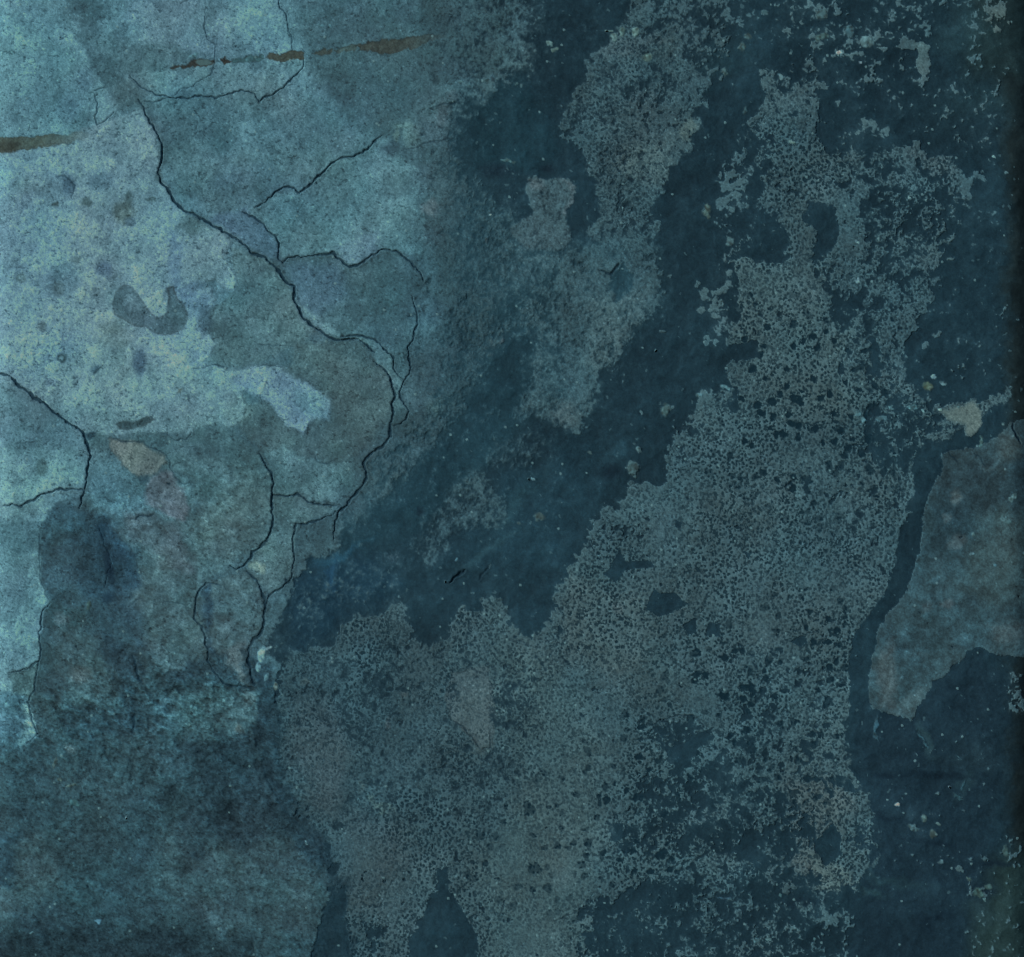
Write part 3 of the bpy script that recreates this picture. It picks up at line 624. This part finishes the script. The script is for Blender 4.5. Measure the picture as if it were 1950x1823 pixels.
# ------------------------------------------------------------------ brown scrapes
def scrape(pcs, name, label):
    k = newpart(name, label)
    for p, c, o in pcs:
        w, m, sd = poly(p, 1, 2.0)
        x = X[w]; y = Y[w]
        mott = .5 + .5 * vnoise(x * .7 + y * .5, y, 6, 77)
        mm = m * o * (.82 + .18 * mott)
        if o < 1:                                        # fades out towards its right end
            xs = np.array(p)[:, 0]; mm = mm * (1 - sstep(xs.min() + .35 * np.ptp(xs), xs.max(), x))
        cc = np.array(c, np.float32) * (.82 + .3 * mott[..., None]) * (1 - .25 * np.exp(-(sd / 2.0) ** 2))[..., None]
        C[w] += (cc * (1 + grain[w])[..., None] - C[w]) * mm[..., None]
        HT[w] -= m * .35 * (.6 + .4 * mott)
        PART[w] = np.where(mm > .4, k, PART[w])
scrape([([(0,269),(77,255),(130,250),(160,250),(205,256),(170,264),(103,271),(34,285),(0,290)], (74,86,79), .97)], 'brown_scrape', 'short ochre brown scrape at the left edge')
C_ = poly([(0,268),(30,263),(30,286),(0,291)], 1, 8); C[C_[0]] *= (1 - .32 * C_[1])[..., None]
scrape([([(324,125),(331,123),(356,122),(366,115),(382,111),(412,112),(405,118),(400,124),(378,126),(360,128),(345,126),(333,130),(325,130)], (46,50,48), 1),
        ([(424,110),(431,107),(437,113),(445,116),(437,120),(426,121)], (42,44,42), 1),
        ([(443,113),(475,104),(500,101),(503,110),(480,116),(445,119)], (66,98,102), 1),  # greyed shadow between the brown pieces, painted in as colour
        ([(506,106),(516,101),(557,95),(578,98),(580,112),(560,114),(532,115),(511,112)], (64,70,63), 1),
        ([(591,101),(614,90),(632,95),(630,103),(604,104)], (62,72,68), 1), ([(634,96),(660,89),(680,88),(678,99),(645,102)], (72,90,88), 1),
        ([(679,88),(712,77),(753,72),(800,68),(880,67),(875,75),(836,78),(789,90),(753,98),(712,99),(686,99)], (62,70,66), .98)],
       'brown_scrape', 'long broken dark brown scrape with a painted grey shadow, across the top left')
for q in ([(370,118),(375,113),(395,112),(404,118),(398,122),(380,124)],):
    w, m, _ = poly(q, 0, 1.5); C[w] += (np.array((86,110,110)) - C[w]) * (m * .8)[..., None]

# ------------------------------------------------------------------ cracks
CR = [
 # points, half width, depth of colour, name, label
 ([(262,190),(268,201),(284,230),(297,251),(307,273),(308,286),(304,309),(299,327),(307,348),(320,364),(340,395),(361,404),(397,423),(425,441),(467,468),(480,481),(506,491),(526,512),(544,535),(560,548),(560,569),(572,589),(578,605),(596,623),(619,638),(640,647),(658,648),(684,647),(699,656),(712,672)], 2.5, 1, 'long main crack running diagonally across the plaster'),
 ([(650,640),(666,641),(694,640),(712,646),(728,659),(748,682),(753,708),(769,727)], 1.6, .9, 'curved branch crack beside the narrow pale sliver'),
 ([(712,690),(728,700),(743,718),(749,741),(753,754),(748,770),(749,788),(746,806),(742,832),(728,852),(702,865),(693,881),(697,904),(699,910),(686,931),(660,962),(645,977),(637,998),(635,1029)], 2.0, .9, 'crack falling down the edge of the warm grey plaster'),
 ([(787,567),(792,594),(796,618),(786,646),(779,661),(781,698),(778,718),(769,728),(760,747),(771,772),(778,783),(773,798),(753,811)], 1.5, .85, 'thin upright crack ending in a fork'),
 ([(725,258),(707,278),(694,289),(671,299),(650,300),(635,308),(609,333),(593,351),(570,367),(562,358),(547,357),(524,366),(506,384),(485,396)], 1.7, .9, 'wavy crack above the smooth teal patch'),
 ([(464,405),(480,413),(495,423),(514,441),(532,462),(531,480),(530,493),(539,502)], 1.8, .9, 'short crack closing the left of the smooth teal patch'),
 ([(539,501),(550,491),(583,490),(614,486),(635,482),(645,494),(658,505),(671,509),(694,499),(707,486),(728,477),(753,478),(771,489),(787,504),(802,522),(807,535)], 1.8, .95, 'wavy crack below the smooth teal patch'),
 ([(0,697),(10,713),(31,734),(57,752),(85,770),(103,788),(124,803),(155,824),(165,845),(169,870),(165,891),(161,913),(157,939),(152,957),(148,967)], 2.5, 1, 'bold crack coming in at the left edge and turning down'),
 ([(155,932),(144,931),(111,932),(77,941),(52,957),(36,966),(20,962),(0,962)], 1.9, .9, 'crack running left below the mint green plaster'),
 ([(516,0),(532,12),(542,21),(548,36),(550,59),(557,75),(557,95)], 1.4, .85, 'thin crack entering at the top edge'),
 ([(579,112),(578,126),(565,144),(537,168),(506,184),(493,193),(485,178),(464,171),(436,179),(407,186),(382,181),(361,187),(322,184),(297,178),(276,168),(260,157),(245,144)], 1.5, .85, 'thin winding crack below the long brown scrape'),
 ([(322,184),(291,195),(271,193)], 1.2, .8, None),
 ([(391,15),(392,26),(387,49),(395,75),(410,85),(411,103),(407,121),(402,142),(382,152),(361,165),(343,169),(322,184)], 1.1, .7, 'hairline crack crossing the dark end of the long scrape'),
 ([(175,172),(193,164)], 1.2, .7, None),
 ([(180,178),(184,196),(178,224),(182,235),(201,226),(214,211)], 1.3, .8, 'small hooked crack above the short scrape'),
 ([(493,863),(506,886),(515,900),(520,921),(517,946),(519,972),(517,1003),(508,1029),(493,1044),(480,1052),(477,1065),(464,1080),(449,1083),(436,1078)], 2.1, .9, 'upright crack curling left at its foot'),
 ([(519,944),(544,946),(565,940),(578,946),(586,957),(604,961),(640,963)], 1.7, .9, 'level crack joining two upright cracks'),
 ([(640,975),(611,989),(588,998),(562,998),(557,1029),(559,1055),(557,1091),(550,1109),(532,1124),(513,1132),(508,1142),(506,1158)], 1.7, .85, 'crack bordering the plaster beside the lower dark run'),
 ([(469,1088),(490,1106),(499,1127),(504,1148),(503,1184),(495,1209),(480,1222),(474,1240),(472,1261),(477,1282),(485,1307)], 2.6, .85, 'dark crack right of the grey leaf shaped patch'),
 ([(423,1114),(392,1110),(379,1122),(371,1147),(370,1178),(384,1197),(392,1222),(397,1261),(412,1284),(425,1302),(438,1306),(459,1307),(482,1310)], 1.6, .8, 'crack left of the grey leaf shaped patch'),
 ([(297,821),(315,826),(333,838),(351,837),(366,824)], 1.3, .7, 'small sagging crack above the rust stain'),
 ([(206,834),(232,842),(271,844),(284,852),(317,868),(327,904),(340,917),(350,924),(362,918)], 1.3, .65, 'hairline crack over the rust stain'),
 ([(73,1003),(73,1044),(72,1080),(75,1111),(90,1142)], 1.3, .6, None), ([(90,1150),(77,1168),(71,1204),(73,1240),(70,1261),(52,1274),(13,1284)], 1.5, .75, 'scalloped crack along the mint strip at the left edge'),
 ([(70,1261),(66,1294),(59,1318),(50,1338),(53,1364),(62,1386),(68,1399),(49,1420)], 1.5, .7, None),
 ([(186,1003),(193,1029),(206,1060),(209,1075),(201,1093),(196,1117)], 1.3, .75, 'short black fissure inside the dark blue stain'),
 ([(364,701),(387,700),(402,694),(418,697),(431,705)], 1.2, .6, None),
 ([(856,1109),(868,1098),(885,1087)], 1.8, 1, 'small black gash in the lower dark run'), ([(913,1104),(922,1090),(931,1079)], 1.6, .7, None),
 ([(1244,1381),(1259,1372),(1293,1363),(1316,1362),(1329,1371),(1342,1381)], 1.2, .8, 'fine arched crack in the lower crust'),
 ([(851,1353),(859,1371),(880,1384),(898,1405),(918,1428),(936,1425),(934,1392)], 1.2, .75, 'fine crack around a smooth tongue of crust'),
 ([(833,1454),(867,1466),(903,1492),(923,1497)], 1.3, .6, None),
 ([(1935,803),(1932,815),(1940,825),(1949,845)], 1.6, .9, None), ([(1806,860),(1818,870),(1829,886)], 1.2, .8, None), ([(1860,863),(1872,875),(1883,888)], 1.2, .7, None),
 ([(1140,516),(1164,522),(1179,502)], 2.0, .8, None), ([(1496,928),(1504,922),(1512,915)], 2.0, .7, None),
 ([(1055,1755),(1089,1740),(1110,1727)], 1.3, .7, None), ([(1505,335),(1480,338),(1465,334)], 1.4, .8, None),
 ([(858,265),(840,267),(806,275),(790,285),(768,285)], 1.2, .7, None), ([(870,196),(850,197),(830,203),(815,207)], 1.3, .7, None),
 ([(790,343),(800,330),(815,342),(830,338)], 1.1, .6, None), ([(103,333),(120,334),(132,342),(138,352),(134,378)], 1.4, .7, None),
 ([(1500,1700),(1520,1712)], 1.2, .5, None), ([(485,1390),(500,1470),(540,1545),(600,1600),(640,1680)], 1.6, .35, None),
 ([(258,989),(268,984),(282,985),(290,981)], 1.5, .8, None), ([(250,1250),(262,1290),(268,1300)], 3.2, .7, None), ([(256,1362),(250,1395)], 3.2, .7, None),
 ([(736,1700),(725,1730),(700,1725),(690,1720)], 1.2, .6, None), ([(780,1640),(755,1665),(742,1690),(736,1700)], 1.2, .6, None),
 ([(402,1686),(392,1700),(375,1705)], 1.3, .6, None), ([(245,1155),(260,1143),(272,1141)], 1.1, .5, None), ([(310,1145),(335,1148),(350,1150)], 1.2, .6, None),
 ([(485,652),(506,656),(548,657),(556,648)], 1.1, .5, None), ([(491,698),(510,696),(540,700)], 1.2, .5, None), ([(588,862),(598,866),(604,880),(625,881),(640,876)], 1.2, .55, None),
]
for P, hw, dk, lb in CR:
    w, d, s = line(P, 3, 20)
    x = X[w]; y = Y[w]
    wn_ = hw * (.88 + .34 * vnoise(x, y, 15, 500) + .2 * vnoise(x, y, 5, 501)) * (.35 + .65 * np.clip(6 * np.minimum(s, 1 - s), 0, 1))
    if hw < 1.5: wn_ = wn_ * .82; dk *= .8
    wn_ = np.maximum(wn_, .2)
    m = sstep(wn_ + 1.0, wn_ - .7, d) * (.85 + .15 * vnoise(x, y, 11, 502))
    m = np.clip(m * min(1, dk + .0), 0, 1)
    C[w] += (np.array((18, 44, 58), np.float32) - C[w]) * m[..., None] * .93
    halo = np.exp(-(d / (hw * 3)) ** 2) * .10 * dk                   # slight darkening beside the crack
    C[w] *= (1 - halo)[..., None]
    HT[w] -= m * 1.6 * dk; HT[w] += np.exp(-((d - hw * 2.2) / (hw * 1.3)) ** 2) * .26 * dk
    if lb:
        k = newpart('crack', lb)
        PART[w] = np.where(d < wn_ + .55, k, PART[w])
# the fissure's brown centre
blob(203, 1080, 7, 26, (18,36,50), .75, ang=-12, edge=.8, tgt=C); blob(204, 1138, 10, 9, (26,50,66), .7, edge=.9, tgt=C); blob(191, 1012, 6, 16, (30,58,74), .6, edge=.9, tgt=C)

# ------------------------------------------------------------------ pale chips and grains with their own relief
CHIPS = [(498,1246,6,14,5,(168,204,202)),(492,1271,5,9,0,(150,186,188)),(510,1235,7,3,-25,(150,170,168)),(508,1290,4,9,25,(120,152,154)),(524,1307,4,7,0,(130,142,132)),
 (1047,82,6,4,20,(136,158,148)),(1056,93,6,4,-15,(140,160,146)),(1155,59,3,3,0,(140,158,146)),(1163,60,4,2.5,0,(130,150,140)),(1186,63,5,7,0,(112,132,122)),(1211,61,5,5,0,(122,140,128)),(1170,74,7,7,30,(112,130,122)),
 (1233,110,8,6,-20,(112,130,118)),(1601,100,4.5,4,0,(205,232,232)),(1652,80,11,10,0,(120,142,138)),(1643,117,3.5,2.5,0,(146,156,158)),(1510,272,5,4,0,(140,160,146)),(1488,145,5,5,0,(130,152,148)),
 (1637,534,3,3.5,0,(165,190,190)),(1636,459,2.6,3,0,(170,198,198)),(1735,373,2.6,2.6,0,(160,180,176)),(1784,718,3.6,4,0,(176,205,205)),(1770,736,9,7,10,(104,116,96)),(1773,740,4,3,0,(140,150,132)),(1800,730,5,4,0,(130,154,152)),
 (1713,1535,4.5,3.5,30,(205,225,222)),(1763,1559,6,5,0,(110,130,122)),(1791,1573,5,3,0,(120,140,132)),(1778,1592,6,5,0,(92,108,102)),(1814,1503,2.6,2.4,0,(150,166,168)),(1740,1578,10,5,20,(98,122,122)),(1798,1646,4,4,30,(110,134,134)),
 (1443,1796,6,5,-20,(100,128,128)),(1466,1790,4,3,20,(118,142,138)),(1916,990,6,4,10,(126,152,146)),(1928,997,4,3,0,(104,130,124)),(1859,1018,3,6,0,(124,148,140)),(1857,1057,2.6,3,0,(130,156,154)),(1900,1078,2.5,4,0,(100,130,130)),
 (238,1559,2.6,2.6,0,(160,178,176)),(140,1531,13,5,15,(88,120,118)),(133,1499,9,3,-20,(116,130,120)),(112,1486,4,5,0,(108,124,116)),(103,1456,3,9,20,(106,122,116)),(933,411,2.4,2,0,(170,190,190)),
 (849,1107,2.5,2.5,0,(110,140,142)),(872,1069,3,3,0,(92,124,130)),(184,1760,4,5,0,(110,146,156)),(55,1780,4,2.5,-20,(104,128,128)),(165,1153,5,8,-10,(88,112,106)),(1348,400,6,10,10,(98,114,104)),(1350,412,5,7,15,(92,108,100)),
 (1348,548,0.1,0.1,0,(0,0,0)),(1388,458,6,7,10,(92,112,110)),(1025,984,9,7,20,(86,104,100)),(990,996,5,3,10,(90,116,116)),(1010,909,2.2,3,0,(122,150,150)),(1016,910,2,3,0,(122,150,150)),(1124,865,3,4,0,(98,120,118)),(1222,784,2.4,2.4,0,(110,134,134)),
 (1250,667,3,4,0,(92,116,116)),(1380,732,7,4,0,(110,140,140)),(1388,735,4,4,0,(120,150,148)),(1332,752,5,4,0,(104,132,132)),(1215,855,5,5,0,(98,120,118)),(1209,893,11,12,0,(86,106,104)),(1266,782,8,11,10,(84,104,100)),
 (1635,788,6,3,20,(108,138,138)),(1700,775,6,3,20,(104,134,134)),(1762,783,3,2,0,(140,168,166)),(1795,779,4,2.5,0,(150,176,172)),(1828,773,3,2,0,(124,150,146)),(1740,777,9,4,10,(96,126,126)),(1648,802,4,5,0,(110,140,140)),(1873,842,3,9,0,(92,118,112)),(1680,798,8,4,0,(100,130,132)),
 (1378,1709,13,1.6,5,(74,106,118)),(1565,25,8,10,-20,(84,104,102)),(1567,67,9,6,-20,(90,112,106)),(1618,58,8,9,10,(74,98,100)),(1505,133,0.1,0.1,0,(0,0,0)),(1490,1705,3,3,0,(90,120,118)),(1555,1790,3,2,0,(96,124,122)),
 (1424,66,9,6,-20,(84,106,104)),(1414,90,5,8,10,(84,106,102)),(1382,140,5,8,0,(86,106,102)),(1420,210,4,7,15,(76,102,104)),(1453,22,6,5,0,(84,108,108)),(883,170,0.1,0.1,0,(0,0,0)),(925,153,5,4,0,(84,108,108)),(938,150,6,5,30,(80,102,106)),(940,172,4,4,0,(80,104,106)),
 (968,305,12,3,5,(92,120,118)),(878,154,6,3,10,(96,122,120)),(895,162,4,3,0,(96,122,122)),(985,158,4,3,0,(88,112,110)),(996,163,3,3,0,(86,110,110)),(926,455,3,7,10,(88,112,116)),(684,176,4,3,0,(112,146,148)),(612,47,7,3,0,(108,142,144)),(630,49,4,3,40,(108,142,144)),
 (368,105,8,5,-30,(118,152,152)),(82,89,3,2,0,(140,176,180)),(1932,948,5,8,20,(116,138,130)),(1897,295,3,2,0,(150,176,170)),(1923,328,3,3,0,(110,130,128)),(1722,1294,4,4,0,(94,118,118)),(1950,1610,0.1,0.1,0,(0,0,0)),(1850,1676,7,4,20,(86,106,98)),
 (1888,1690,7,6,0,(80,102,96)),(1870,1705,8,7,0,(72,94,88)),(1878,1717,3,3,0,(120,146,140)),(1920,1625,6,8,0,(70,90,86)),(585,1603,1.6,4,5,(150,176,172)),(1673,1385,2.5,24,4,(66,96,104)),(1760,1412,18,2,50,(62,92,98)),(1838,1500,12,2,-70,(54,84,90)),(1830,1520,10,1.6,40,(56,86,92))]
kc = newpart('lime_chip', 'bright white lime chip beside the dark crack')
for i, (x0, y0, rx, ry, a, c) in enumerate(CHIPS):
    if rx < 1: continue
    w, m = blob(x0, y0, rx * 1.06, ry * 1.06, c, .0, ang=a, warp=0 if i < 5 else 1, edge=.3)
    v = .82 + .26 * vnoise(X[w], Y[w], 4.5, 600 + i % 7)
    c = np.array(c) * (.93, 1.0, 1.05)
    C[w] += (np.array(c, np.float32) * v[..., None] - C[w]) * m[..., None]
    HT[w] += m * .5 * v
    if rx * ry > 6:
        kg = kc if i < 2 else newpart('lime_grain'); PART[w] = np.where(m > .5, kg, PART[w])
# chance grains
gx, gn = worley(X, Y, 36, 990)
rg = sstep(.075, .05, gx - .02 * vnoise(X, Y, 5, 12)) * (gn > .88)
C += (np.array((112, 138, 138)) - C) * (rg * .75)[..., None]; HT += rg * .3

# ------------------------------------------------------------------ from seen colour to surface colour
lt = np.clip((C.mean(-1) - 50) / 40, 0, 1)[..., None]
lf = (1 - sstep(700, 1250, X))[..., None]
C *= 1 + (np.array((.885, .965, .995), np.float32) * (1 + lf * (np.array((-.042, -.038, -.038), np.float32) + palem[..., None] * np.array((.008, -.008, .006), np.float32))) - 1) * lt
C[..., 0] *= 1 - lt[..., 0] * (1 - .2 * palem) * (.004 + .008 * rt[..., 0] + .03 * rough)
C *= 1 - (.05 * (1 - lt) * (1 - leftm[..., None]))
C *= 1 + slabm[..., None] * np.array((-.05, -.04, -.02), np.float32)
C = np.clip(C, 3, 235) / 255
LIN = np.where(C <= .04045, C / 12.92, ((C + .055) / 1.055) ** 2.4)
cx = np.interp(ax, [p[0] for p in CALX], [p[1] for p in CALX]).astype(np.float32)
ALB = np.clip(LIN / (CAL[None, None] * cx[None, :, None]), 0.002, .85).astype(np.float32)

# ------------------------------------------------------------------ the wall as real relief
# gently bowed face whose two upright edges roll away
u = (X - W0 / 2) / (W0 / 2)
bow = 0.010 * u * u
e = np.maximum(np.abs(X - W0 / 2) - (W0 / 2 - 24), 0) * PX
rr = np.clip(e / 0.044, 0, .999)
roll = 0.044 * (1 - np.sqrt(1 - rr * rr))
VX = (X - W0 / 2) * PX
VZ = 1.5 - (Y - H0 / 2) * PX
VY = bow + roll - HT * 0.001 * .8
V = np.stack([VX, VY, VZ], -1).reshape(-1, 3).astype(np.float32)
A4 = np.concatenate([ALB, np.ones(ALB.shape[:2] + (1,), np.float32)], -1).reshape(-1, 4)
WET = (1 - M).astype(np.float32).reshape(-1)

def surface_material():
    m = bpy.data.materials.new('weathered wall surface'); m.use_nodes = True
    nt = m.node_tree; N = nt.nodes; L = nt.links
    bs = N['Principled BSDF']
    at = N.new('ShaderNodeAttribute'); at.attribute_name = 'tint'
    bare = N.new('ShaderNodeAttribute'); bare.attribute_name = 'bare'
    tc = N.new('ShaderNodeTexCoord')
    n1 = N.new('ShaderNodeTexNoise'); n1.inputs['Scale'].default_value = 900; n1.inputs['Detail'].default_value = 3; n1.inputs['Roughness'].default_value = .7
    L.new(tc.outputs['Object'], n1.inputs['Vector'])
    mr = N.new('ShaderNodeMapRange'); mr.inputs['From Min'].default_value = .3; mr.inputs['From Max'].default_value = .7
    mr.inputs['To Min'].default_value = .86; mr.inputs['To Max'].default_value = 1.14
    L.new(n1.outputs['Fac'], mr.inputs['Value'])
    mx = N.new('ShaderNodeVectorMath'); mx.operation = 'SCALE'
    L.new(at.outputs['Color'], mx.inputs[0]); L.new(mr.outputs[0], mx.inputs['Scale'])
    L.new(mx.outputs[0], bs.inputs['Base Color'])
    ro = N.new('ShaderNodeMapRange'); ro.inputs['To Min'].default_value = .93; ro.inputs['To Max'].default_value = .72
    L.new(bare.outputs['Fac'], ro.inputs['Value']); L.new(ro.outputs[0], bs.inputs['Roughness'])
    bs.inputs['Specular IOR Level'].default_value = .12
    bu = N.new('ShaderNodeBump'); bu.inputs['Strength'].default_value = .35; bu.inputs['Distance'].default_value = .0002
    L.new(n1.outputs['Fac'], bu.inputs['Height']); L.new(bu.outputs[0], bs.inputs['Normal'])
    return m
MAT = surface_material()

root = bpy.data.objects.new('weathered_wall', None)
root.location = (0, 0, 0)
sc.collection.objects.link(root)
root['label'] = 'weathered blue-grey wall with cracked plaster on the left and pitted dark crust on the right'
root['category'] = 'wall'
root['kind'] = 'thing'

idx = np.arange(NX * NY, dtype=np.int32).reshape(NY, NX)
quads = np.stack([idx[:-1, :-1], idx[1:, :-1], idx[1:, 1:], idx[:-1, 1:]], -1).reshape(-1, 4)
fp = PART[:-1, :-1].reshape(-1)
def build(name, q, label=None, V=V, A4=A4, WET=WET):
    used, inv = np.unique(q.reshape(-1), return_inverse=True)
    me = bpy.data.meshes.new(name)
    me.vertices.add(len(used)); me.vertices.foreach_set('co', V[used].reshape(-1))
    me.loops.add(q.size); me.loops.foreach_set('vertex_index', inv.astype(np.int32).reshape(-1))
    me.polygons.add(len(q)); me.polygons.foreach_set('loop_start', np.arange(0, q.size, 4, dtype=np.int32))
    me.update(calc_edges=True)
    a = me.attributes.new('tint', 'FLOAT_COLOR', 'POINT'); a.data.foreach_set('color', A4[used].reshape(-1))
    b = me.attributes.new('bare', 'FLOAT', 'POINT'); b.data.foreach_set('value', WET[used])
    me.materials.append(MAT)
    o = bpy.data.objects.new(name, me); sc.collection.objects.link(o); o.parent = root
    if label: o['label'] = label
    return o
for k, (nm, lb) in parts.items():
    q = quads[fp == k]
    if len(q) < 8: continue
    build(nm, q, lb)

# the body of the wall behind the face: sides, top, bottom and back, butted to the rim of the relief
DEPTH = 0.22
rimloop = np.concatenate([idx[0, :], idx[1:, -1], idx[-1, -2::-1], idx[-2:0:-1, 0]])
Rv = V[rimloop].copy(); n = len(Rv)
Bk = Rv.copy(); Bk[:, 1] = DEPTH
bm_v = np.concatenate([Rv, Bk]); cidx = 2 * n
bm_v = np.concatenate([bm_v, Bk.mean(0)[None]])
faces = [(i, n + i, n + (i + 1) % n, (i + 1) % n) for i in range(n)] + [(n + i, cidx, n + (i + 1) % n) for i in range(n)]
me = bpy.data.meshes.new('wall_body'); me.from_pydata([tuple(map(float, v)) for v in bm_v], [], faces)
a = me.attributes.new('tint', 'FLOAT_COLOR', 'POINT'); cc = np.tile(np.array([.03, .07, .095, 1], np.float32), (len(bm_v), 1)); cc[:n] = A4[rimloop]
a.data.foreach_set('color', cc.reshape(-1))
me.materials.append(MAT)
o = bpy.data.objects.new('wall_body', me); sc.collection.objects.link(o); o.parent = root
